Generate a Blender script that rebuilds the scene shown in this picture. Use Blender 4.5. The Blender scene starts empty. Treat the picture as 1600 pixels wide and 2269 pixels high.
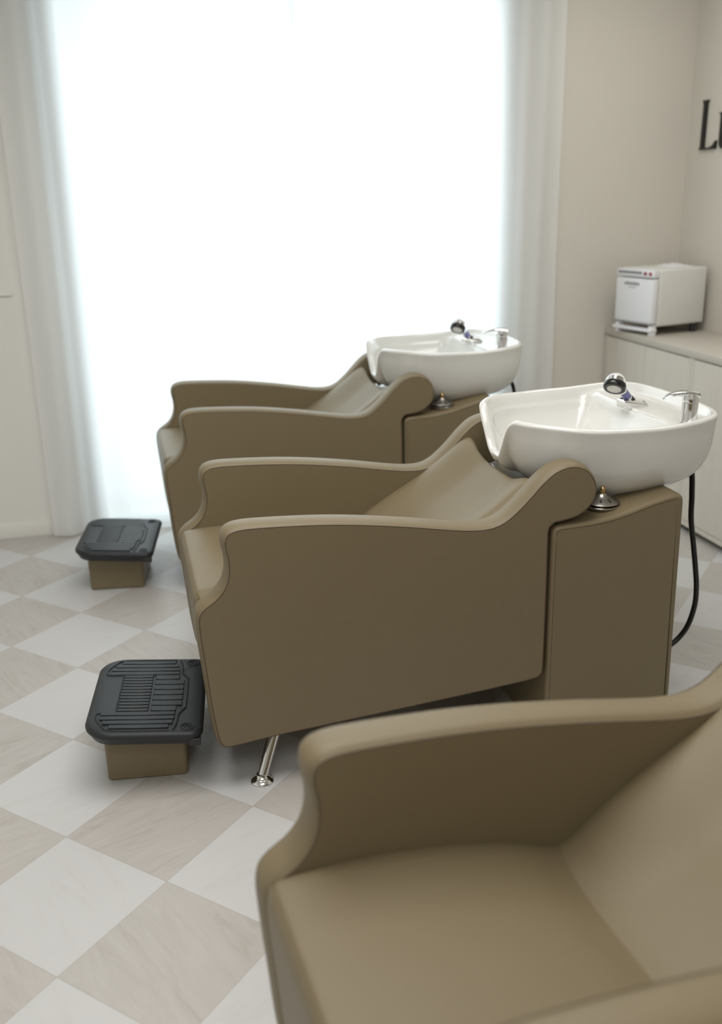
import bpy, bmesh, math, random
from mathutils import Vector, Matrix
S = 0.32            # one floor tile in metres; shapes below are written in tile units
sc = bpy.context.scene
C = sc.collection
PI = math.pi
random.seed(4)

# ------------------------------------------------------------------ camera
FPX, YAW, PITCH, ROLL = 2131.53, 0.2378, 0.3218, -0.0218
CAM = Vector((0.7695, -6.4848, 4.5719))
fw = Vector((math.sin(YAW)*math.cos(PITCH), math.cos(YAW)*math.cos(PITCH), -math.sin(PITCH)))
rt = Vector((math.cos(YAW), -math.sin(YAW), 0)); up = rt.cross(fw)
cr, sr = math.cos(ROLL), math.sin(ROLL)
r2 = rt*cr + up*sr; u2 = up*cr - rt*sr
cd = bpy.data.cameras.new('camera'); cam = bpy.data.objects.new('camera', cd); C.objects.link(cam)
cam.matrix_world = Matrix(((r2.x, u2.x, -fw.x, CAM.x*S), (r2.y, u2.y, -fw.y, CAM.y*S), (r2.z, u2.z, -fw.z, CAM.z*S), (0, 0, 0, 1)))
cd.sensor_fit = 'VERTICAL'; cd.sensor_height = 36; cd.sensor_width = 36*1600/2269
cd.lens = FPX/2269*36
cd.clip_start = 0.02
cd.dof.use_dof = True; cd.dof.focus_distance = 7.75*S; cd.dof.aperture_fstop = 2.0
sc.camera = cam

# ------------------------------------------------------------------ world, lights, exposure
w = bpy.data.worlds.new('world'); sc.world = w; w.use_nodes = True
bg = w.node_tree.nodes['Background']; bg.inputs[0].default_value = (0.92, 0.97, 1.0, 1); bg.inputs[1].default_value = 1.2
def area(name, loc, rot, sx, sy, power, col):
    l = bpy.data.lights.new(name, 'AREA'); l.shape = 'RECTANGLE'; l.size = sx*S; l.size_y = sy*S; l.energy = power; l.color = col
    o = bpy.data.objects.new(name, l); C.objects.link(o); o.location = Vector(loc)*S; o.rotation_euler = rot
    return o
area('daylight_outside', (3.35, 8.4, 3.7), (-PI/2, 0, 0), 6.4, 7.2, 47, (0.95, 0.98, 1.0))
area('ceiling_light_room', (1.5, -0.5, 7.95), (0, 0, 0), 5.5, 4.5, 38, (1.0, 0.975, 0.94))
area('ceiling_light_entry', (0.5, -7.5, 7.95), (0, 0, 0), 6.0, 4.0, 20, (1.0, 0.975, 0.94))
area('fill_light_counter', (7.2, 3.4, 7.95), (0, 0, 0), 2.0, 4.0, 9, (1.0, 0.975, 0.94))  # added fill to brighten the right-hand walls, not a known ceiling lamp
sc.view_settings.view_transform = 'Standard'; sc.view_settings.look = 'None'
sc.view_settings.gamma = 1; sc.view_settings.use_curve_mapping = False
sc.view_settings.exposure = 0.0

# ------------------------------------------------------------------ materials
def mat(name, col, rough=0.5, metal=0.0, spec=0.5, bump=None, coat=0.0, var=None, trans=0.0, ior=1.45):
    m = bpy.data.materials.new(name); m.use_nodes = True
    nt = m.node_tree; b = nt.nodes['Principled BSDF']
    b.inputs['Base Color'].default_value = (*col, 1); b.inputs['Roughness'].default_value = rough
    b.inputs['Metallic'].default_value = metal; b.inputs['Specular IOR Level'].default_value = spec
    b.inputs['Coat Weight'].default_value = coat; b.inputs['Transmission Weight'].default_value = trans
    b.inputs['IOR'].default_value = ior
    tc = nt.nodes.new('ShaderNodeTexCoord')
    if bump:
        n = nt.nodes.new('ShaderNodeTexNoise'); n.inputs['Scale'].default_value = bump[0]; n.inputs['Detail'].default_value = 3
        nt.links.new(tc.outputs['Object'], n.inputs['Vector'])
        bp = nt.nodes.new('ShaderNodeBump'); bp.inputs['Strength'].default_value = bump[1]; bp.inputs['Distance'].default_value = 0.002
        nt.links.new(n.outputs['Fac'], bp.inputs['Height']); nt.links.new(bp.outputs['Normal'], b.inputs['Normal'])
    if var:
        n = nt.nodes.new('ShaderNodeTexNoise'); n.inputs['Scale'].default_value = var[0]; n.inputs['Detail'].default_value = 5
        mp = nt.nodes.new('ShaderNodeMapping'); mp.inputs['Scale'].default_value = var[2]
        nt.links.new(tc.outputs['Object'], mp.inputs['Vector']); nt.links.new(mp.outputs['Vector'], n.inputs['Vector'])
        mx = nt.nodes.new('ShaderNodeMix'); mx.data_type = 'RGBA'
        mx.inputs[6].default_value = (*[c*(1-var[1]) for c in col], 1); mx.inputs[7].default_value = (*[min(1, c*(1+var[1])) for c in col], 1)
        nt.links.new(n.outputs['Fac'], mx.inputs[0]); nt.links.new(mx.outputs[2], b.inputs['Base Color'])
    return m
M = {}
M['leather'] = mat('taupe_leatherette', (0.203, 0.159, 0.090), 0.46, spec=0.6, bump=(900, 0.25))
M['seam'] = mat('brown_thread', (0.09, 0.06, 0.04), 0.8)
M['porcelain'] = mat('white_glazed_porcelain', (0.77, 0.768, 0.735), 0.12, spec=0.6, coat=0.6)
M['chrome'] = mat('chrome', (0.80, 0.80, 0.80), 0.07, metal=1.0)
M['steel'] = mat('brushed_steel', (0.50, 0.48, 0.45), 0.25, metal=1.0)
M['brass'] = mat('brass', (0.62, 0.45, 0.20), 0.25, metal=1.0)
M['black'] = mat('black_rubber', (0.018, 0.021, 0.024), 0.42, spec=0.5, bump=(1200, 0.2))
M['gloss_black'] = mat('gloss_black_plastic', (0.012, 0.012, 0.012), 0.15)
M['dark'] = mat('dark_plastic', (0.03, 0.03, 0.03), 0.5)
M['white'] = mat('white_enamel', (0.84, 0.84, 0.86), 0.35)
M['white_side'] = mat('white_powder_coat', (0.76, 0.755, 0.72), 0.45)
M['grey'] = mat('grey_print', (0.25, 0.25, 0.26), 0.5)
M['red'] = mat('red_switch', (0.30, 0.02, 0.02), 0.3)
M['clear'] = mat('clear_plastic', (0.97, 0.98, 1.0), 0.03, trans=1.0, ior=1.35)
M['purple'] = mat('lilac_filter', (0.30, 0.30, 0.62), 0.3)
M['nozzle'] = mat('spray_face', (0.62, 0.60, 0.55), 0.5)
M['wall'] = mat('warm_white_paint', (0.70, 0.665, 0.60), 0.85, spec=0.2, bump=(60, 0.05))
M['wall_left'] = mat('pale_panel_paint', (0.84, 0.83, 0.79), 0.8, spec=0.2)
M['ceiling'] = mat('ceiling_white', (0.82, 0.81, 0.78), 0.9, spec=0.1)
M['frame'] = mat('window_frame_grey', (0.42, 0.48, 0.50), 0.5)
M['wood'] = mat('pale_ash_laminate', (0.70, 0.66, 0.585), 0.55, spec=0.3, var=(9, 0.07, (3, 3, 0.25)))
M['wood_edge'] = mat('pale_ash_edge', (0.56, 0.52, 0.46), 0.5, spec=0.3, var=(9, 0.06, (3, 0.3, 3)))
M['lettering'] = mat('black_acrylic', (0.010, 0.012, 0.008), 0.4)

# sheer curtain
m = bpy.data.materials.new('sheer_white_fabric'); m.use_nodes = True; nt = m.node_tree; nt.nodes.clear()
out = nt.nodes.new('ShaderNodeOutputMaterial')
df = nt.nodes.new('ShaderNodeBsdfDiffuse'); df.inputs[0].default_value = (0.95, 0.95, 0.94, 1)
tl = nt.nodes.new('ShaderNodeBsdfTranslucent'); tl.inputs[0].default_value = (0.92, 0.94, 0.94, 1)
tp = nt.nodes.new('ShaderNodeBsdfTransparent')
m1 = nt.nodes.new('ShaderNodeMixShader'); m1.inputs[0].default_value = 0.40
m2 = nt.nodes.new('ShaderNodeMixShader'); m2.inputs[0].default_value = 0.14
nt.links.new(df.outputs[0], m1.inputs[1]); nt.links.new(tl.outputs[0], m1.inputs[2])
nt.links.new(m1.outputs[0], m2.inputs[1]); nt.links.new(tp.outputs[0], m2.inputs[2]); nt.links.new(m2.outputs[0], out.inputs[0])
M['curtain'] = m
# window glass
m = bpy.data.materials.new('window_glass'); m.use_nodes = True; nt = m.node_tree; nt.nodes.clear()
out = nt.nodes.new('ShaderNodeOutputMaterial'); tp = nt.nodes.new('ShaderNodeBsdfTransparent'); tp.inputs[0].default_value = (0.93, 0.97, 0.98, 1)
gl = nt.nodes.new('ShaderNodeBsdfGlossy'); gl.inputs[1].default_value = 0.02
mx = nt.nodes.new('ShaderNodeMixShader'); mx.inputs[0].default_value = 0.06
nt.links.new(tp.outputs[0], mx.inputs[1]); nt.links.new(gl.outputs[0], mx.inputs[2]); nt.links.new(mx.outputs[0], out.inputs[0])
M['glass'] = m

# floor: checkerboard of pale stone tiles laid on the diagonal
m = bpy.data.materials.new('diagonal_stone_tiles'); m.use_nodes = True; nt = m.node_tree; b = nt.nodes['Principled BSDF']
def N(t, **k):
    n = nt.nodes.new(t)
    for a, v in k.items(): setattr(n, a, v)
    return n
def math_(op, a, b_=None, c=None):
    n = N('ShaderNodeMath', operation=op)
    for i, v in enumerate((a, b_, c)):
        if v is None: continue
        if isinstance(v, (int, float)): n.inputs[i].default_value = v
        else: nt.links.new(v, n.inputs[i])
    return n.outputs[0]
tc = N('ShaderNodeTexCoord'); sp = N('ShaderNodeSeparateXYZ'); nt.links.new(tc.outputs['Object'], sp.inputs[0])
k = 1/(S*math.sqrt(2))
uu = math_('MULTIPLY', math_('SUBTRACT', sp.outputs[0], sp.outputs[1]), k)
vv = math_('MULTIPLY', math_('ADD', sp.outputs[0], sp.outputs[1]), k)
fu, fv = math_('FLOOR', uu), math_('FLOOR', vv)
par = math_('FLOORED_MODULO', math_('ADD', fu, fv), 2.0)          # 0 = greige tile, 1 = white tile
cell = N('ShaderNodeCombineXYZ'); nt.links.new(fu, cell.inputs[0]); nt.links.new(fv, cell.inputs[1])
wn = N('ShaderNodeTexWhiteNoise', noise_dimensions='2D'); nt.links.new(cell.outputs[0], wn.inputs['Vector'])
rsel = math_('MULTIPLY', math_('FLOOR', math_('MULTIPLY', wn.outputs['Value'], 4.0)), PI/2)
ang = math_('ADD', rsel, 0.35)
pos = N('ShaderNodeCombineXYZ'); nt.links.new(uu, pos.inputs[0]); nt.links.new(vv, pos.inputs[1])
nt.links.new(math_('MULTIPLY', wn.outputs['Value'], 37.0), pos.inputs[2])
rot = N('ShaderNodeVectorRotate', rotation_type='Z_AXIS'); nt.links.new(pos.outputs[0], rot.inputs['Vector']); nt.links.new(ang, rot.inputs['Angle'])
mp = N('ShaderNodeMapping'); mp.inputs['Scale'].default_value = (1.2, 6.5, 1.0); nt.links.new(rot.outputs[0], mp.inputs['Vector'])
nz = N('ShaderNodeTexNoise'); nz.inputs['Scale'].default_value = 1.1; nz.inputs['Detail'].default_value = 9; nz.inputs['Roughness'].default_value = 0.68; nz.inputs['Distortion'].default_value = 1.6
nt.links.new(mp.outputs[0], nz.inputs['Vector'])
nz2 = N('ShaderNodeTexNoise'); nz2.inputs['Scale'].default_value = 1.2; nz2.inputs['Detail'].default_value = 4; nt.links.new(pos.outputs[0], nz2.inputs['Vector'])
def ramp(fac, stops):
    r = N('ShaderNodeValToRGB'); nt.links.new(fac, r.inputs[0])
    while len(r.color_ramp.elements) < len(stops): r.color_ramp.elements.new(0.5)
    for e, (p_, c_) in zip(r.color_ramp.elements, stops): e.position = p_; e.color = (*c_, 1)
    return r.outputs[0]
def mix(f, a, c_):
    n = N('ShaderNodeMix', data_type='RGBA'); 
    if isinstance(f, (int, float)): n.inputs[0].default_value = f
    else: nt.links.new(f, n.inputs[0])
    for i, v in ((6, a), (7, c_)):
        if isinstance(v, tuple): n.inputs[i].default_value = (*v, 1)
        else: nt.links.new(v, n.inputs[i])
    return n.outputs[2]
grey = ramp(nz.outputs['Fac'], [(0.30, (0.42, 0.395, 0.36)), (0.46, (0.50, 0.48, 0.45)), (0.70, (0.55, 0.53, 0.50))])
grey = mix(math_('MULTIPLY', nz2.outputs['Fac'], 0.30), grey, (0.56, 0.505, 0.485))
white = ramp(nz.outputs['Fac'], [(0.25, (0.575, 0.57, 0.55)), (0.45, (0.615, 0.615, 0.61)), (0.75, (0.63, 0.63, 0.63))])
colr = mix(par, grey, white)
du = math_('ABSOLUTE', math_('SUBTRACT', math_('FRACT', uu), 0.5)); dv = math_('ABSOLUTE', math_('SUBTRACT', math_('FRACT', vv), 0.5))
grout = math_('GREATER_THAN', math_('MAXIMUM', du, dv), 0.4984)
colr = mix(grout, colr, (0.36, 0.33, 0.29))
nt.links.new(colr, b.inputs['Base Color']); b.inputs['Roughness'].default_value = 0.38; b.inputs['Specular IOR Level'].default_value = 0.45
M['floor'] = m

# ------------------------------------------------------------------ mesh helpers (tile units in, metres out)
def obj(name, bm, m, parent=None, smooth=True, sharp=True, ngon=False):
    me = bpy.data.meshes.new(name)
    bmesh.ops.scale(bm, vec=(S, S, S), verts=bm.verts)
    bm.to_mesh(me); bm.free()
    if smooth:
        for p in me.polygons: p.use_smooth = len(p.vertices) == 4 or (ngon and len(p.vertices) > 4)
        if sharp: me.set_sharp_from_angle(angle=math.radians(38))
    me.materials.append(M[m] if isinstance(m, str) else m)
    o = bpy.data.objects.new(name, me); C.objects.link(o)
    if parent: o.parent = parent
    return o
def tag(o, label, cat, group=None, kind=None):
    o['label'] = label; o['category'] = cat
    if group: o['group'] = group
    if kind: o['kind'] = kind
    return o
def thing(name, label, cat, loc=(0, 0, 0), rz=0, group=None):
    o = bpy.data.objects.new(name, None); C.objects.link(o); o.empty_display_size = 0.05
    o.location = Vector(loc)*S; o.rotation_euler = (0, 0, rz)
    return tag(o, label, cat, group)
def struct(name, bm, m, label=None):
    o = obj(name, bm, m); o['kind'] = 'structure'
    if label: o['label'] = label
    o['category'] = name.split('_')[0]
    return o
def box(bm, a, b_, bev=0.0, seg=2):
    x0, y0, z0 = a; x1, y1, z1 = b_
    r = bmesh.ops.create_cube(bm, size=1)
    vs = r['verts']
    bmesh.ops.transform(bm, matrix=Matrix.Translation(((x0+x1)/2, (y0+y1)/2, (z0+z1)/2)) @ Matrix.Diagonal((abs(x1-x0), abs(y1-y0), abs(z1-z0), 1)), verts=vs)
    if bev:
        es = list({e for v in vs for e in v.link_edges})
        bmesh.ops.bevel(bm, geom=es, offset=bev, segments=seg, affect='EDGES', profile=0.5)
    return bm
def nb(): return bmesh.new()
def crom(pts, n=6, closed=False):
    pts = [Vector(p) for p in pts]; out = []; L = len(pts)
    for i in range(L if closed else L-1):
        if closed: p0, p1, p2, p3 = pts[i-1], pts[i], pts[(i+1) % L], pts[(i+2) % L]
        else: p0, p1, p2, p3 = pts[max(i-1, 0)], pts[i], pts[i+1], pts[min(i+2, L-1)]
        for j in range(n):
            t = j/n
            out.append(0.5*((2*p1)+(p2-p0)*t+(2*p0-5*p1+4*p2-p3)*t*t+(3*p1-p0-3*p2+p3)*t**3))
    if not closed: out.append(pts[-1].copy())
    return out
def tube(bm, pts, r, seg=10, closed=False, caps=True):
    pts = [Vector(p) for p in pts]; n = len(pts); rings = []
    rad = r if isinstance(r, (list, tuple)) else [r]*n
    prev = None
    for i, p in enumerate(pts):
        a = pts[i-1] if (i > 0 or closed) else p; c = pts[(i+1) % n] if (i < n-1 or closed) else p
        t = (c-a).normalized()
        if prev is None:
            ax = Vector((0, 0, 1)) if abs(t.z) < 0.9 else Vector((1, 0, 0)); nrm = t.cross(ax).normalized()
        else: nrm = (prev - t*prev.dot(t)).normalized()
        prev = nrm; bi = t.cross(nrm)
        rings.append([bm.verts.new(p+(nrm*math.cos(2*PI*k/seg)+bi*math.sin(2*PI*k/seg))*rad[i]) for k in range(seg)])
    for i in range(n if closed else n-1):
        a, c = rings[i], rings[(i+1) % n]
        for k in range(seg): bm.faces.new((a[k], a[(k+1) % seg], c[(k+1) % seg], c[k]))
    if caps and not closed:
        bm.faces.new(rings[0][::-1]); bm.faces.new(rings[-1])
    return bm
def lathe(bm, prof, M4=Matrix(), seg=32, capb=True, capt=True):
    rings = []
    for r, z in prof:
        rings.append([bm.verts.new(M4 @ Vector((r*math.cos(2*PI*k/seg), r*math.sin(2*PI*k/seg), z))) for k in range(seg)])
    for a, c in zip(rings, rings[1:]):
        for k in range(seg): bm.faces.new((a[k], a[(k+1) % seg], c[(k+1) % seg], c[k]))
    if capb: bm.faces.new(rings[0][::-1])
    if capt: bm.faces.new(rings[-1])
    return bm
def axis_mat(p, d):
    d = Vector(d).normalized()
    return Matrix.Translation(p) @ d.to_track_quat('Z', 'Y').to_matrix().to_4x4()
def offset2(poly, d):
    """inset a closed 2D polygon (list of (a,b)), orientation-aware, by d (positive = inwards)"""
    n = len(poly); A = sum(poly[i][0]*poly[(i+1) % n][1]-poly[(i+1) % n][0]*poly[i][1] for i in range(n))
    s = 1 if A > 0 else -1; out = []
    for i in range(n):
        p0, p1, p2 = Vector(poly[i-1]), Vector(poly[i]), Vector(poly[(i+1) % n])
        e1 = (p1-p0).normalized(); e2 = (p2-p1).normalized()
        n1 = Vector((-e1.y, e1.x))*s; n2 = Vector((-e2.y, e2.x))*s
        nn = n1+n2
        if nn.length < 1e-6: nn = n1
        nn.normalize(); c = max(0.5, nn.dot(n1))
        out.append(p1+nn*(d/c))
    return [tuple(v) for v in out]
def loft(bm, rings, closed=True, cap0=True, cap1=True, wrap=False, tri=True):
    V = [[bm.verts.new(p) for p in r] for r in rings]; n0 = set(bm.faces)
    n = len(V[0])
    pairs = list(zip(V, V[1:])) + ([(V[-1], V[0])] if wrap else [])
    for a, c in pairs:
        for k in range(n if closed else n-1): bm.faces.new((a[k], a[(k+1) % n], c[(k+1) % n], c[k]))
    if cap0 and not wrap: bm.faces.new(V[0][::-1])
    if cap1 and not wrap: bm.faces.new(V[-1])
    big = [f for f in bm.faces if f not in n0 and len(f.verts) > 4]
    for f in big: f.smooth = False
    if big and tri:
        r_ = bmesh.ops.triangulate(bm, faces=big, quad_method='BEAUTY', ngon_method='BEAUTY')
        for f in r_['faces']: f.material_index = 0; f.smooth = True
    bmesh.ops.recalc_face_normals(bm, faces=bm.faces)
    return V
def resample(poly, n):
    P = [Vector(p) for p in poly]; L = [0]
    for i in range(len(P)): L.append(L[-1]+(P[(i+1) % len(P)]-P[i]).length)
    out = []; j = 0
    for k in range(n):
        s_ = L[-1]*k/n
        while L[j+1] < s_: j += 1
        t = (s_-L[j])/max(1e-9, L[j+1]-L[j]); out.append(tuple(P[j].lerp(P[(j+1) % len(P)], t)))
    return out
def dup(root):
    r = root.copy(); C.objects.link(r)
    for ch in list(root.children):
        c = ch.copy(); C.objects.link(c); c.parent = r
        for g in list(ch.children):
            d = g.copy(); C.objects.link(d); d.parent = c
    return r
def sstep(a, b_, x):
    t = min(1, max(0, (x-a)/(b_-a))); return t*t*(3-2*t)

# ------------------------------------------------------------------ the room
WY, WX = 7.2, 9.22          # window wall and right wall
XL, YB, ZC = -6.0, -12.0, 8.1
bm = nb(); box(bm, (XL-.4, YB-.4, -0.3), (WX+.4, WY+1.2, 0)); struct('floor', bm, 'floor', 'pale stone tiles laid as a diagonal white and greige checkerboard')
bm = nb(); box(bm, (XL-.4, YB-.4, ZC), (WX+.4, WY+1.2, ZC+.3)); struct('ceiling', bm, 'ceiling', 'plain white ceiling')
bm = nb(); box(bm, (WX, YB-.4, 0), (WX+.4, WY+1.2, ZC)); struct('wall_right', bm, 'wall', 'warm beige wall with black lettering')
bm = nb(); box(bm, (XL-.4, YB-.4, 0), (XL, WY+1.2, ZC)); struct('wall_left', bm, 'wall_left', 'pale side wall')
bm = nb(); box(bm, (XL, YB-.4, 0), (WX, YB, ZC)); struct('wall_front', bm, 'ceiling', 'pale wall behind the viewer')
OX0, OX1, OZ = 0.04, 6.50, 7.3
bm = nb()
box(bm, (OX1, WY, 0), (WX, WY+.6, ZC)); struct('wall_back', bm, 'wall', 'warm beige wall between the curtain and the corner')
bm = nb()
box(bm, (XL, WY, 0), (OX0, WY+.6, ZC)); box(bm, (OX0, WY, OZ), (OX1, WY+.6, ZC))
struct('wall_window', bm, 'wall_left', 'pale wall around the tall window')
bm = nb(); box(bm, (XL, WY-.04, 3.36), (OX0-.62, WY, 3.40), .01); struct('trim_1', bm, 'wall_left', 'thin horizontal wall trim left of the curtain')
bm = nb(); box(bm, (XL, WY-.03, 0), (OX0-.2, WY, .22), .01); struct('baseboard_left', bm, 'wall_left', 'pale baseboard left of the curtain')
bm = nb()
for a, b_ in (((OX0, 0), (OX0+.29, OZ)), ((OX1-.29, 0), (OX1, OZ)), ((OX0+.29, 0), (OX1-.29, .12)), ((OX0+.29, OZ-.2), (OX1-.29, OZ))):
    box(bm, (a[0], WY+.01, a[1]), (b_[0], WY+.16, b_[1]), .01)
wf = struct('window_1', bm, 'frame', 'tall full height window behind the curtains')
bm = nb(); box(bm, (OX0+.29, WY+.08, .12), (OX1-.29, WY+.10, OZ-.2)); obj('window_pane', bm, 'glass', wf)

# ------------------------------------------------------------------ curtains
def curtain(name, x0, x1, dens, amp, label, base=7.04, z0=0.03, z1=7.75, nx=260, flare=0):
    bm = nb(); nz_ = 40; G = []
    ph = random.random()*6
    for i in range(nx+1):
        col = []; t = i/nx
        for j in range(nz_+1):
            s_ = j/nz_; z = z0+(z1-z0)*s_
            x = x0+(x1-x0)*t + flare*(1-s_)**2*(0.5-t)
            d = dens(x); a = amp(x)
            y = base + a*(0.6*math.sin(d+ph)+0.4*math.sin(2.3*d+1.3*ph+0.8*(1-s_))) + 0.012*math.sin(3*s_*PI+d*.5)
            x += 0.5*a*math.cos(d+ph)*0.5
            col.append(bm.verts.new((x, y, z)))
        G.append(col)
    for i in range(nx):
        for j in range(nz_): bm.faces.new((G[i][j], G[i+1][j], G[i+1][j+1], G[i][j+1]))
    o = obj(name, bm, 'curtain'); 
    md = o.modifiers.new('hem', 'SOLIDIFY'); md.thickness = 0.0006
    o.modifiers.remove(md)
    return tag(o, label, 'curtain', 'sheer white curtains on the window')
densL = lambda x: 5.0*x + 5.0*math.exp(-((x-0.0)/0.6)**2)*(x-0.0)
ampL = lambda x: 0.018+0.085*math.exp(-((x+0.1)/0.55)**2)
curtain('sheer_curtain', -0.42, 3.30, densL, ampL, 'sheer white curtain panel on the left, its bunched edge beside the pale wall')
densR = lambda x: 4.2*x + 5.0*math.exp(-((x-6.7)/0.5)**2)*(x-6.7)
ampR = lambda x: 0.016+0.075*math.exp(-((x-6.75)/0.40)**2)
curtain('sheer_curtain', 3.22, 7.10, densR, ampR, 'sheer white curtain panel on the right, hanging down to the beige wall behind the basins', base=7.06)
bm = nb(); box(bm, (-0.5, 6.85, 7.78), (7.2, 7.03, 7.84), .01)
tr = tag(obj('curtain_rail', bm, 'white'), 'white ceiling-level rail that both sheer curtains hang from', 'curtain rail')
bm = nb()
for x in (0.5, 2.2, 3.9, 5.6, 6.9):
    bm = nb(); box(bm, (x-.04, 6.92, 7.84), (x+.04, 6.96, ZC)); obj('rail_bracket', bm, 'white', tr)

# ------------------------------------------------------------------ backwash chair (local origin: x as in plan, y = centre line, floor level)
PROF = [(1.222, .395), (1.198, .440), (1.180, .510), (1.152, .741), (1.127, 1.086), (1.105, 1.376), (1.102, 1.507), (1.118, 1.580), (1.170, 1.635), (1.258, 1.695), (1.323, 1.778), (1.353, 1.880), (1.354, 1.984), (1.341, 2.055), (1.337, 2.131), (1.362, 2.190), (1.429, 2.226), (1.556, 2.237), (1.849, 2.227), (2.148, 2.207), (2.432, 2.175), (2.764, 2.126), (3.00, 2.084), (3.143, 2.059), (3.310, 2.036), (3.456, 2.036), (3.570, 2.074), (3.682, 2.160), (3.781, 2.258), (3.878, 2.360), (3.985, 2.444), (4.095, 2.482), (4.200, 2.478), (4.290, 2.434), (4.356, 2.351), (4.385, 2.256), (4.368, 2.157), (4.305, 2.078), (4.218, 2.022), (4.100, 1.995), (4.010, 1.983), (3.978, 1.940)]
prof = [tuple(v) for v in crom([(x, z) for x, z in PROF], 4)]
prof += [(3.982, 1.635), (3.984, 1.23), (3.984, .812), (3.983, .700), (3.976, .655), (3.952, .620), (3.912, .600)]
bl = [(3.80, .583), (3.4, .548), (2.8, .500), (2.2, .455), (1.7, .418), (1.40, .386), (1.32, .376), (1.262, .374)]
prof += bl
PROFILE = resample(prof, 420)
T_ARM = 0.23; HW = 1.01
def arm(side, parent):
    bm = nb()
    sec = [(0.040, -0.003), (0.034, -0.003), (0.029, -0.001), (0.024, 0.008), (0.012, 0.018), (0.002, 0.045), (-0.004, 0.09)]
    sec += [(d, T_ARM-y) for d, y in sec[::-1]]
    rings = []
    for d, y in sec:
        rings.append([((x), side*(HW - y), z) for x, z in offset2(PROFILE, d)])
    loft(bm, rings, tri=False)
    a = obj('arm_panel', bm, 'leather', parent, ngon=True)
    for y in (-0.001, T_ARM+0.001):
        bm = nb(); q = offset2(PROFILE, 0.028)
        cut = [p for p in q]
        tube(bm, [(x, side*(HW-y), z) for x, z in cut][::2], 0.0036, 5, closed=True)
        obj('seam', bm, 'seam', a)
    return a
def make_chair():
    t = thing('backwash_chair', '', 'salon chair')
    for s_ in (-1, 1): arm(s_, t)
    W_ = HW-T_ARM+0.012
    # seat with its front panel
    top = crom([(1.235, .40), (1.175, .62), (1.140, 1.05), (1.113, 1.42), (1.112, 1.56), (1.135, 1.620), (1.185, 1.648), (1.40, 1.668), (1.70, 1.660), (2.00, 1.625), (2.30, 1.56), (2.50, 1.49), (2.66, 1.44)], 6)
    low = [(2.95, 1.20), (2.95, .60), (2.2, .52), (1.5, .45)]
    bm = nb(); rings = []
    NV = 28
    for j in range(NV+1):
        v = -1+2*j/NV; e = abs(v)
        ring = []
        for i, p in enumerate(top):
            k_ = i/len(top); sag = -0.055*sstep(.45, .75, k_)*(1-e**4) - 0.035*sstep(.90, 1.0, e)**2
            dirn = Vector((-0.35, 1)) if k_ > .42 else Vector((-1, 0.1))
            if k_ <= .42: sag = -0.02*sstep(.93, 1, e)
            q = Vector((p.x, p.y))+dirn*sag
            ring.append((q.x, v*W_, q.y))
        ring += [(x, v*W_, z) for x, z in low]
        rings.append(ring)
    loft(bm, rings)
    seat = obj('seat', bm, 'leather', t)
    # backrest
    sp_ = crom([(2.52, 1.42), (2.64, 1.46), (2.76, 1.55), (2.90, 1.66), (3.12, 1.80), (3.40, 1.96), (3.62, 2.11), (3.80, 2.25), (3.90, 2.305), (3.955, 2.29), (3.97, 2.22)], 6)
    bm = nb(); rings = []
    for j in range(41):
        v = -1+2*j/40; e = abs(v); ring = []
        for i, p in enumerate(sp_):
            k_ = i/(len(sp_)-1)
            a_ = sp_[max(0, i-1)]; b_ = sp_[min(len(sp_)-1, i+1)]; tn = (b_-a_).normalized(); nr = Vector((-tn.y, tn.x))
            dish = -0.11*(1-sstep(0.30, 0.92, e))*sstep(0.0, .35, k_)*(1-sstep(.75, 1.0, k_)*.45) - 0.02*sstep(.93, 1, e)**2
            neck = -0.10*(1-e**2)*sstep(.72, .95, k_)
            q = Vector((p.x, p.y))+nr*dish+Vector((0.02, 1))*neck
            ring.append((q.x, v*W_, q.y))
        ring += [(3.93, v*W_, 1.95), (3.80, v*W_, 1.40), (3.3, v*W_, .95), (2.80, v*W_, 1.10)]
        rings.append(ring)
    loft(bm, rings)
    back = obj('backrest', bm, 'leather', t)
    # base box
    bp = [(3.985, 0.0), (3.985, 1.90)] + [(3.985+.03*(1-math.cos(a*PI/8)), 1.90+.03*math.sin(a*PI/8)) for a in range(1, 5)]
    bp = [(4.00, 0.0), (3.995, 1.92), (4.01, 1.957), (4.05, 1.972), (4.35, 1.982), (4.52, 2.002), (4.68, 2.04), (4.85, 2.09), (5.03, 2.130), (5.12, 2.142), (5.158, 2.125), (5.172, 2.08), (5.20, 0.0)]
    q = resample(bp, 160)
    bm = nb(); rings = []
    for d, y in [(0.06, 0), (0.03, 0), (0.02, 0.002), (0.006, 0.016), (0, 0.04)]: rings.append([(x, HW-y, max(0, z)) for x, z in offset2(q, d)])
    rings += [[(x, -y_, z) for x, y_, z in r] for r in rings[::-1]]
    loft(bm, rings, tri=False)
    bs = obj('base', bm, 'leather', t, ngon=True)
    top_pts = [(x, z) for x, z in offset2(q, 0.035) if z > 1.88 and x < 5.12]
    bm = nb(); tube(bm, [(x, -HW+.0015, z) for x, z in top_pts], 0.0032, 5)
    tube(bm, [(4.03, -HW+.0015, z) for z in (0.02, .6, 1.2, 1.85)], 0.0028, 5)
    obj('seam', bm, 'seam', bs)
    # legs
    for s_ in (-1, 1):
        bm = nb()
        p0 = Vector((1.735, s_*.70, .46)); p1 = Vector((1.545, s_*.945, .050))
        tube(bm, [p0, p1], [.064, .042], 20)
        lg = obj('leg', bm, 'chrome', t)
        bm = nb(); lathe(bm, [(.092, 0), (.096, .009), (.090, .020), (.070, .038), (.050, .052), (.044, .068)], Matrix.Translation((p1.x-.008, p1.y, 0)), 32)
        obj('foot', bm, 'chrome', lg)
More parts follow.
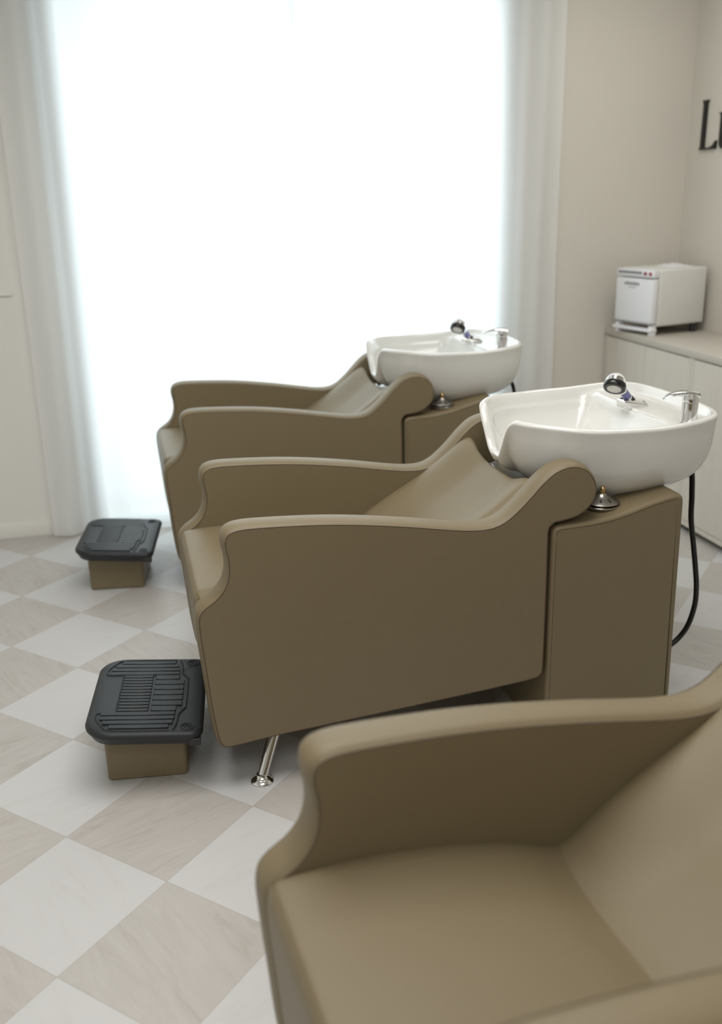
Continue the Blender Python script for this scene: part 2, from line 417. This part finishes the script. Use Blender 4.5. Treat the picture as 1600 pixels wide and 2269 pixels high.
    # chrome hinge bolts under the basin lip
    bm = nb(); tube(bm, [(4.00, .20, 2.10), (4.00, .34, 2.13)], .014, 14)
    obj('hinge', bm, 'chrome', t)
    return t

OUT = [(3.885, 0), (3.868, .18), (3.875, .38), (4.02, .61), (4.28, .80), (4.66, .90), (5.12, .92), (5.46, .855), (5.63, .68), (5.695, .34), (5.705, 0)]
OUT = OUT + [(x, -v) for x, v in OUT[-2:0:-1]]
outl = [tuple(p) for p in crom(OUT, 14, closed=True)]
CX = 4.80
NA = 208
def polar(poly):
    res = []; n = len(poly)
    for k_ in range(NA):
        th = 2*PI*k_/NA; d = (math.cos(th), math.sin(th)); best = 0
        for i in range(n):
            ax, ay = poly[i][0]-CX, poly[i][1]; bx, by = poly[(i+1) % n][0]-CX, poly[(i+1) % n][1]
            ex, ey = bx-ax, by-ay; den = d[0]*ey-d[1]*ex
            if abs(den) < 1e-12: continue
            r = (ax*ey-ay*ex)/den; u = (ax*d[1]-ay*d[0])/den
            if r > 0 and -1e-6 <= u <= 1+1e-6: best = max(best, r)
        res.append(best)
    return res
RR = polar(outl)
def rimz(k_):
    th = 2*PI*k_/NA; x = CX+RR[k_]*math.cos(th); v = RR[k_]*math.sin(th)
    z = 2.695 + 0.045*sstep(4.9, 5.7, x) + 0.025*sstep(4.5, 4.0, x)
    if x < CX: z -= 0.37*(1-sstep(.08, .42, abs(v))**0.8)
    return z
def make_basin():
    t = thing('shampoo_basin', '', 'wash basin')
    bm = nb(); rings = []
    def ring(fr, fz, cx=CX):
        r_ = []
        for k_ in range(NA):
            th = 2*PI*k_/NA; c = math.cos(th); r = fr(k_, th, c); z = fz(k_, th, c)
            r_.append((cx+(CX-cx)+r*math.cos(th), r*math.sin(th), z))
        return r_
    def outer(sf, ss, sb, z):
        def fr(k_, th, c):
            s_ = ss + (sf-ss)*max(0, -c)**1.5 + (sb-ss)*max(0, c)**1.5
            return RR[k_]*s_
        def fz(k_, th, c): return min(z, rimz(k_)-0.05-(2.70-z)*0.25)
        return ring(fr, fz)
    zb = 1.90
    def ell(d): return lambda k_, th, c: 1/math.sqrt((c/((.46 if c < 0 else .31)+d))**2+(math.sin(th)/(.60+d))**2)
    rings.append(ring(ell(-.03), lambda *a: zb)); rings.append(ring(ell(0), lambda *a: zb+.02)); rings.append(ring(ell(.01), lambda *a: zb+.10))
    rings += [outer(.58, .71, .55, 2.070), outer(.68, .80, .69, 2.110), outer(.78, .87, .82, 2.18), outer(.86, .915, .905, 2.255), outer(.91, .945, .955, 2.35), outer(.95, .97, .98, 2.46), outer(.975, .985, .985, 2.57)]
    rings.append(ring(lambda k_, th, c: RR[k_]*.995, lambda k_, th, c: rimz(k_)-.045))
    for a_ in range(0, 9):
        t_ = PI*a_/8*.86; w_ = .036
        rings.append(ring(lambda k_, th, c, t_=t_: RR[k_]-w_+w_*math.cos(t_), lambda k_, th, c, t_=t_: rimz(k_)-.030+.030*math.sin(t_)))
    DZ = 2.665
    def redge(k_, th, c):
        r = RR[k_]-.100
        if c > 0: r = min(r, max(.30, (5.19-CX)/max(c, 1e-3)))
        return r
    RE = [redge(k_, 2*PI*k_/NA, math.cos(2*PI*k_/NA)) for k_ in range(NA)]
    for _ in range(14): RE = [(RE[i-1]+2*RE[i]+RE[(i+1) % NA])/4 for i in range(NA)]
    dk = [sstep(.10, .22, (RR[i]-.10)-RE[i]) for i in range(NA)]     # 1 where the tap deck lies between rim and bowl
    for _ in range(6): dk = [(dk[i-1]+2*dk[i]+dk[(i+1) % NA])/4 for i in range(NA)]
    def ez(k_, c): return DZ*dk[k_]+(1-dk[k_])*min(DZ, rimz(k_)-.095)
    rings.append(ring(lambda k_, th, c: RR[k_]-.082, lambda k_, th, c: dk[k_]*(DZ+.006)+(1-dk[k_])*(rimz(k_)-.050)))
    rings.append(ring(lambda k_, th, c: RE[k_]*.25+(RR[k_]-.09)*.75, lambda k_, th, c: ez(k_, c)*.5+.5*(dk[k_]*DZ+(1-dk[k_])*(rimz(k_)-.06))))
    rings.append(ring(lambda k_, th, c: RE[k_]+.012*dk[k_], lambda k_, th, c: ez(k_, c)))
    rings.append(ring(lambda k_, th, c: RE[k_]-.006, lambda k_, th, c: ez(k_, c)-.006*dk[k_]-.02*(1-dk[k_])))
    rings.append(ring(lambda k_, th, c: RE[k_]-.018, lambda k_, th, c: ez(k_, c)-.030))
    ZB, BX = 2.10, -0.30
    for s_, dz in ((.965, .05), (.95, .12), (.92, .22), (.82, .42), (.72, .62), (.58, .80), (.42, .91), (.25, .97), (.08, 1.0)):
        r_ = []
        for k_ in range(NA):
            th = 2*PI*k_/NA; c = math.cos(th); z0_ = ez(k_, c)-.030
            r_.append((CX+RE[k_]*s_*math.cos(th)+BX*(1-s_), RE[k_]*s_*math.sin(th), z0_+(ZB-z0_)*dz))
        rings.append(r_)
    loft(bm, rings)
    body = obj('basin_bowl', bm, 'porcelain', t, sharp=False)
    bm = nb(); lathe(bm, [(.001, 2.115), (.05, 2.115), (.075, 2.112), (.080, 2.104)], Matrix.Translation((4.50, 0, 0)), 24, True, False)
    obj('drain', bm, 'chrome', t)
    # mixer tap
    fx, fy = 5.345, -.70
    bm = nb(); lathe(bm, [(.072, 2.67), (.074, 2.68), (.068, 2.695), (.066, 2.80), (.066, 2.835)], Matrix.Translation((fx, fy, 0)), 32)
    tap = obj('mixer_tap', bm, 'chrome', t)
    bm = nb(); lathe(bm, [(.066, 2.842), (.068, 2.85), (.068, 2.895), (.060, 2.912), (.035, 2.924), (.002, 2.928)], Matrix.Translation((fx, fy, 0)), 32)
    pts = crom([(fx+.05, fy, 2.895), (fx-.02, fy, 2.912), (fx-.12, fy, 2.918), (fx-.20, fy+.005, 2.905), (fx-.255, fy+.01, 2.880)], 6)
    L_ = []
    for i, p in enumerate(pts):
        k_ = i/(len(pts)-1); wd = .062*(1-k_)**.6+.010; th_ = .030*(1-k_)+.006
        L_.append([(p.x, p.y+wd*math.cos(a*PI/6), p.z+th_*math.sin(a*PI/6)) for a in range(12)])
    loft(bm, L_)
    obj('tap_lever', bm, 'chrome', tap)
    # shower holder
    hx, hy = 5.235, 0.03
    bm = nb()
    pl_ = [(-.13, -.075), (.10, -.085), (.15, 0), (.10, .085), (-.13, .075)]
    pl_ = [tuple(p) for p in resample(pl_, 60)]
    R_ = []
    for d, z in ((.0, DZ-.01), (0.0, DZ+.030), (.012, DZ+.042), (.05, DZ+.058)):
        R_.append([(hx+x, hy+y, z-(x*.18 if z > DZ else 0)) for x, y in offset2(pl_, d)])
    loft(bm, R_)
    hold = obj('shower_holder', bm, 'chrome', t)
    a_ = Vector((hx-.03, hy, DZ+.04)); d_ = Vector((-.62, -.10, .72)).normalized()
    bm = nb(); lathe(bm, [(.046, 0), (.046, .03), (.040, .035)], axis_mat(a_, d_), 24); 
    obj('hose_collar', bm, 'gloss_black', hold)
    sh = None
    bm = nb(); lathe(bm, [(.036, .03), (.038, .10), (.036, .19)], axis_mat(a_, d_), 24)
    sh = obj('shower_head', bm, 'clear', t)
    bm = nb(); lathe(bm, [(.028, .05), (.028, .12)], axis_mat(a_, d_), 20); obj('filter_core', bm, 'purple', sh)
    bm = nb()
    for z in (.045, .135, .175): lathe(bm, [(.040, z), (.040, z+.012)], axis_mat(a_, d_), 24)
    obj('handle_ring', bm, 'chrome', sh)
    hc = a_ + d_*.245 + Vector((-.020, 0, 0.0)); nd = Vector((-.42, -.50, -.76)).normalized()
    A = axis_mat(hc, nd)
    bm = nb(); lathe(bm, [(.002, -.098), (.034, -.092), (.062, -.074), (.084, -.046), (.093, -.010), (.094, .012)], A, 32, True, True)
    obj('clear_dome', bm, 'clear', sh)
    bm = nb(); lathe(bm, [(.030, -.05), (.045, -.045), (.050, 0)], A, 24)
    obj('inner_cartridge', bm, 'steel', sh)
    bm = nb(); lathe(bm, [(.095, .006), (.100, .013), (.100, .050), (.092, .062), (.068, .064), (.066, .054)], A, 36, True, True)
    obj('rubber_band', bm, 'gloss_black', sh)
    bm = nb(); lathe(bm, [(.066, .050), (.064, .063), (.001, .067)], A, 36, True, False)
    obj('spray_face', bm, 'nozzle', sh)
    # tilt bracket behind the foot of the basin
    bm = nb(); tube(bm, [(4.90, -.62, 2.03), (5.02, -.62, 2.06), (5.13, -.55, 2.16), (5.22, -.50, 2.28)], .018, 10)
    tube(bm, [(4.93, -.56, 2.04), (5.03, -.56, 2.065), (5.16, -.50, 2.17), (5.25, -.45, 2.29)], .014, 10)
    br = obj('tilt_bracket', bm, 'steel', t)
    bm = nb(); lathe(bm, [(.11, 2.045), (.115, 2.06), (.10, 2.075), (.04, 2.078)], Matrix.Translation((5.00, -.63, 0)), 28)
    obj('bracket_plate', bm, 'dark', br)
    # waste hose
    bm = nb()
    hp = crom([(5.60, -.24, 2.30), (5.70, -.26, 2.10), (5.725, -.27, 1.86), (5.74, -.27, 1.62), (5.79, -.27, 1.36), (5.835, -.27, 1.12), (5.865, -.27, .92), (5.865, -.27, .72), (5.80, -.27, .50), (5.66, -.27, .35), (5.48, -.27, .30), (5.15, -.27, .30)], 6)
    tube(bm, hp, .026, 12); obj('waste_hose', bm, 'gloss_black', t)
    return t
def make_strainer():
    t = thing('drain_strainer', '', 'drain strainer')
    A = Matrix()
    bm = nb(); lathe(bm, [(.10, 0), (.128, .006), (.146, .028), (.150, .042), (.146, .046), (.138, .034), (.118, .016), (.06, .014)], A, 40)
    obj('lower_dish', bm, 'steel', t)
    bm = nb(); lathe(bm, [(.02, .014), (.02, .06)], A, 16); obj('stem', bm, 'brass', t)
    bm = nb()
    A = Matrix.Translation((0, 0, .064))
    lathe(bm, [(.100, .006), (.143, .0), (.146, .006), (.130, .020), (.100, .036), (.060, .060), (.034, .084), (.030, .096)], A, 40)
    up_ = obj('upper_cone', bm, 'steel', t)
    bm = nb()
    for k_ in range(8):
        th = 2*PI*k_/8+.2
        d0 = Vector((math.cos(th), math.sin(th), 0)); sd = Vector((-d0.y, d0.x, 0))
        a, c = d0*.070+Vector((0, 0, .064+.0565)), d0*.112+Vector((0, 0, .064+.0330))
        vs = [bm.verts.new(p) for p in (a-sd*.004, a+sd*.004, c+sd*.010, c-sd*.010)]
        f = bm.faces.new(vs); e = bmesh.ops.extrude_face_region(bm, geom=[f]); bmesh.ops.translate(bm, vec=(0, 0, -.006), verts=[v for v in e['geom'] if isinstance(v, bmesh.types.BMVert)])
    obj('slot', bm, 'dark', up_)
    bm = nb(); lathe(bm, [(.026, .155), (.028, .165), (.028, .185), (.020, .192), (.020, .205), (.012, .222), (.003, .232)], Matrix(), 20)
    obj('finial', bm, 'brass', t)
    return t

def make_footrest():
    t = thing('foot_stool', '', 'foot stool')
    bm = nb(); q = [(-.32, -.40), (.32, -.40), (.32, .40), (-.32, .40)]
    def rr(x0, y0, x1, y1, rs, n=8):
        out = []
        for (cx, cy, a0, r) in ((x1-rs[1], y0+rs[1], -PI/2, rs[1]), (x1-rs[2], y1-rs[2], 0, rs[2]), (x0+rs[3], y1-rs[3], PI/2, rs[3]), (x0+rs[0], y0+rs[0], PI, rs[0])):
            for i in range(n+1):
                a = a0+PI/2*i/n; out.append((cx+r*math.cos(a), cy+r*math.sin(a)))
        return out
    b0 = rr(-.325, -.40, .325, .40, (.035,)*4)
    b1 = rr(-.330, -.40, .330, .40, (.04,)*4)
    loft(bm, [[(x, y, z) for x, y in p_] for p_, z in ((offset2(b0, .02), 0), (b0, .02), (b1, .40), (b1, .52))])
    obj('base', bm, 'leather', t)
    # tilted tread plate: toe side (left) a little higher
    tilt = Matrix.Translation((.02, .02, .535)) @ Matrix.Rotation(math.radians(4.2), 4, 'Y')
    ol = rr(-.47, -.66, .47, .66, (.235, .11, .11, .235), 12)
    bm = nb(); R_ = []
    for d, z in ((.10, -.10), (.05, -.095), (.035, -.07), (.020, -.045), (.004, -.028), (0, -.012), (.004, .006), (.018, .020), (.034, .025), (.12, .025)):
        R_.append([tilt @ Vector((x, y, z)) for x, y in offset2(ol, d)])
    loft(bm, R_)
    pl_ = obj('tread_plate', bm, 'black', t)
    # raised tread bars with narrow grooves between them
    bm = nb()
    def bar(x0, x1, y0, y1, h=.011):
        b2 = bmesh.new(); box(b2, (x0, y0, .020), (x1, y1, .025+h), .004, 1)
        me = bpy.data.meshes.new('tmp'); b2.to_mesh(me); b2.free(); me.transform(tilt); bm.from_mesh(me); bpy.data.meshes.remove(me)
    g_ = .013
    def rows(x0, x1, y0, y1, n, cut=None):
        h_ = (y1-y0)/n
        for i in range(n):
            a, c = y0+i*h_+g_/2, y0+(i+1)*h_-g_/2
            xa = x0; xb = x1
            if cut: xa, xb = cut(i, xa, xb)
            bar(xa, xb, a, c)
    rows(-.36, .225, -.585, -.315, 4, lambda i, a, c: (a+(.085, .03, 0, 0)[i], c+(-.03, 0, .01, .01)[i]))
    rows(-.36, .225, .315, .585, 4, lambda i, a, c: (a+(0, 0, .03, .085)[i], c+(.01, .01, 0, -.03)[i]))
    rows(-.235, .015, -.315, .315, 12)
    rows(.035, .285, -.315, .315, 7, lambda i, a, c: (a, c-(.045 if i in (0, 6) else 0)))
    obj('tread_bars', bm, 'black', pl_)
    bm = nb()
    # contour ridge on the chair side
    cp = [(.235, -.60), (.255, -.50), (.262, -.36), (.285, -.31), (.315, -.25), (.318, 0), (.315, .25), (.285, .31), (.262, .36), (.255, .50), (.235, .60)]
    tube(bm, [tilt @ Vector((x, y, .026)) for x, y in cp], .009, 8)
    lp = [(-.22, -.33), (-.38, -.33), (-.385, -.42), (-.33, -.53), (-.24, -.60), (.20, -.605)]
    for s_ in (1, -1): tube(bm, [tilt @ Vector((x, s_*y, .026)) for x, y in crom(lp, 4)], .008, 8)
    tube(bm, [tilt @ Vector((-.245, y, .026)) for y in (-.32, 0, .32)], .006, 8)
    obj('contour_ridge', bm, 'black', pl_)
    bm = nb()
    for y in (-.55, .55):
        bm = nb()
        for R__ in (.050, .024):
            tube(bm, [tilt @ Vector((.345+R__*math.cos(a*PI/12), y+R__*math.sin(a*PI/12), .026)) for a in range(24)], .007, 6, closed=True)
        obj('screw_ring', bm, 'black', pl_)
    bm = nb()
    b2 = bmesh.new(); box(b2, (.36, -.655, -.09), (.455, -.60, -.03), .005, 1); me = bpy.data.meshes.new('tmp'); b2.to_mesh(me); b2.free(); me.transform(tilt); bm.from_mesh(me); bpy.data.meshes.remove(me)
    obj('plate_catch', bm, 'dark', pl_)
    return t

CY = 1.27
chair = make_chair(); basin = make_basin(); strainer = make_strainer(); stool = make_footrest()
G1 = 'taupe backwash chairs in a row'
rows_ = [(0.0, CY, 'middle'), (-.015, CY+4.16, 'far'), (.11, -3.56-.195, 'near')]
lab_c = {'middle': 'taupe leatherette backwash chair in sharp focus, the middle one, chrome front leg showing',
         'far': 'taupe backwash chair right in front of the bright curtain, farthest of the row',
         'near': 'blurred taupe backwash chair in the right foreground, its wide seat seen from above'}
lab_b = {'middle': 'large white shampoo basin in sharp focus at the head of the middle chair',
         'far': 'white shampoo basin of the farthest chair, standing in front of the curtain',
         'near': 'white shampoo basin at the head of the foreground chair'}
for x, y, k_ in rows_:
    c = chair if k_ == 'middle' else dup(chair)
    c.location = (x*S, y*S, 0); c['label'] = lab_c[k_]; c['category'] = 'salon chair'; c['group'] = G1
    if k_ == 'near': c.rotation_euler = (0, 0, math.radians(4.6))
    if k_ == 'near': continue
    b_ = basin if k_ == 'middle' else dup(basin)
    b_.location = (x*S, y*S, 0); b_['label'] = lab_b[k_]; b_['group'] = 'white shampoo basins'
    s_ = strainer if k_ == 'middle' else dup(strainer)
    s_.location = ((x+4.555)*S, (y-.755)*S, 1.998*S); s_.scale = (1, 1, .82); s_['group'] = 'steel drain strainers on the basin bases'
    s_['label'] = 'steel drain strainer with brass tip by the rolled arm end of the ' + ('middle chair' if k_ == 'middle' else 'farthest chair')
stool['label'] = 'taupe foot stool with black ribbed rubber top, in front of the middle chair'; stool['group'] = 'foot stools'
stool.location = (.680*S, 1.01*S, 0); stool.rotation_euler = (0, 0, math.radians(-7))
s2 = dup(stool); s2.location = (.48*S, 5.24*S, 0); s2.rotation_euler = (0, 0, math.radians(-8))
s2['label'] = 'taupe foot stool with black ribbed top by the curtain hem, farther of the two'; s2['group'] = 'foot stools'

# ------------------------------------------------------------------ cabinets along the right wall
XF, CT = 8.05, 2.50
def cabinet(y1, y0, label, widths):
    t = thing('base_cabinet', label, 'cabinet', (XF, y1, 0), 0, 'pale wood cabinets along the right wall')
    bm = nb(); box(bm, (0.05, y0-y1, .10), (WX-XF-.01, 0, CT-.11))
    box(bm, (0, -.055, .10), (.05, 0, CT-.11)); box(bm, (0, y0-y1, .10), (.05, y0-y1+.055, CT-.11))
    box(bm, (0, y0-y1+.055, .10), (.05, -.055, .17))
    obj('carcass', bm, 'wood', t)
    y = -.062
    for wd in widths:
        bm = nb(); box(bm, (-.002, y-wd+.010, .178), (.045, y, CT-.122), .003, 1)
        obj('door', bm, 'wood', t); y -= wd
    for yy in (-.10, y0-y1+.10):
        bm = nb(); box(bm, (.08, yy-.05, 0), (.18, yy+.05, .10)); obj('foot', bm, 'dark', t)
    return t
cabinet(7.17, 4.80, 'pale wood base cabinet with two doors in the corner, below the white warmer', [1.13, 1.13])
cabinet(4.79, 2.40, 'pale wood base cabinet nearer the viewer, cut off by the right picture edge', [1.13, 1.13])
bm = nb(); box(bm, (XF-.02, 2.30, CT-.105), (WX-.005, 7.19, CT), .012)
tag(obj('countertop', bm, 'wood_edge'), 'pale wood countertop running over the cabinets along the right wall', 'countertop')

# ------------------------------------------------------------------ towel warmer on the counter
wt = thing('towel_warmer', 'white towel warmer box with two red switches standing on the counter in the corner', 'towel warmer', (8.16, 6.02, CT), math.radians(14))
# local: x = depth from the front, y = width towards the far side, z up
bm = nb(); box(bm, (.09, 0, .13), (1.00, .80, .93), .03, 3); body = obj('body', bm, 'white_side', wt)
bm = nb(); box(bm, (-.02, .01, .17), (.085, .79, .80), .035, 3); door = obj('door', bm, 'white', wt)
bm = nb(); box(bm, (-.022, .02, .815), (.085, .78, .925), .02, 2); ctrl = obj('control_panel', bm, 'white', wt)
bm = nb(); box(bm, (-.026, .26, .86), (-.018, .74, .895)); obj('printed_strip', bm, 'grey', ctrl)
for yy in (.09, .19):
    bm = nb(); box(bm, (-.034, yy-.025, .85), (-.018, yy+.025, .895), .004, 1); obj('switch', bm, 'red', ctrl)
bm = nb()
for i in range(8):   # small unreadable maker's lettering
    box(bm, (-.025, .60-i*.038, .70), (-.018, .60-i*.038-.022-.004*(i % 2), .735+.004*(i % 3)))
box(bm, (-.025, .52, .665), (-.018, .38, .672))
obj('door_print', bm, M['grey'], door)
bm = nb(); box(bm, (-.035, .01, .055), (.10, .80, .10), .015, 2); obj('drip_tray', bm, 'white', wt)
for x, y in ((.05, .06), (.05, .74), (.85, .06), (.85, .74)):
    bm = nb(); box(bm, (x-.04, y-.04, 0), (x+.04, y+.04, .14), .004, 1); obj('foot', bm, 'dark' if x > .5 else 'white', wt)
bm = nb(); tube(bm, crom([(.99, .30, .42), (1.04, .25, .42), (1.08, .20, .41), (1.10, .14, .38), (1.06, .10, .20), (1.0, .2, .02)], 5), .014, 8); obj('power_cable', bm, 'dark', wt)
# folded towel on the warmer
bm = nb()
G = []
for i in range(15):
    G.append([])
    for j in range(15):
        x = .46+.36*i/14; y = .10+.42*j/14; e = min(i, 14-i, j, 14-j)/4
        G[i].append(bm.verts.new((x, y, .0+min(1, e)**.5*(.030+.022*math.sin(i*1.1+j*.7)*math.cos(j*.9)))))
for i in range(14):
    for j in range(14): bm.faces.new((G[i][j], G[i+1][j], G[i+1][j+1], G[i][j+1]))
tw = obj('crumpled_cloth', bm, 'white')
tw.location = Vector((8.16, 6.02, CT+.932))*S; tw.rotation_euler = (0, 0, math.radians(14))
tag(tw, 'small crumpled white cloth lying on top of the towel warmer', 'cloth')

# ------------------------------------------------------------------ black wall lettering on the right wall
def letter(name, polys, y_left, z0, h, label):
    # letter drawn in (a, b): a = towards the viewer along the wall, b = up, unit height
    bm = nb()
    for P in polys:
        f = [bm.verts.new((0, -a*h, b_*h)) for a, b_ in P]; f2 = [bm.verts.new((-.035, -a*h, b_*h)) for a, b_ in P]
        bm.faces.new(f); bm.faces.new(f2[::-1]); n = len(P)
        for i in range(n): bm.faces.new((f[i], f[(i+1) % n], f2[(i+1) % n], f2[i]))
    bmesh.ops.recalc_face_normals(bm, faces=bm.faces)
    o = obj(name, bm, 'lettering', smooth=False); o.location = Vector((WX-.002, y_left, z0))*S
    return tag(o, label, 'wall letter', 'black letters of the wall sign')
Lp = [(0, 0), (0.02, .012), (.05, .04), (.06, .09), (.075, .90), (.06, .955), (.035, .985), (.035, 1.0), (.235, 1.0), (.235, .985), (.205, .955), (.195, .90), (.185, .06), (.25, .028), (.38, .03), (.48, .055), (.56, .11), (.62, .17), (.64, .165), (.625, .0)]
letter('letter_l', [Lp], 6.87, 5.04, .665, 'tall black capital letter L mounted on the beige wall above the counter')
up_ = [(.0, .70), (.0, .715), (.20, .715), (.20, .20), (.23, .11), (.29, .07), (.36, .08), (.42, .14), (.42, .62), (.40, .69), (.36, .70), (.36, .715), (.56, .715), (.56, .09), (.585, .03), (.63, .015), (.63, 0), (.44, 0), (.43, .09), (.36, .025), (.26, -.012), (.16, .0), (.09, .06), (.07, .16), (.07, .62), (.05, .69)]
letter('letter_u', [up_], 6.42, 5.04, .665, 'black lowercase letter u right of the capital L, cut by the picture edge')
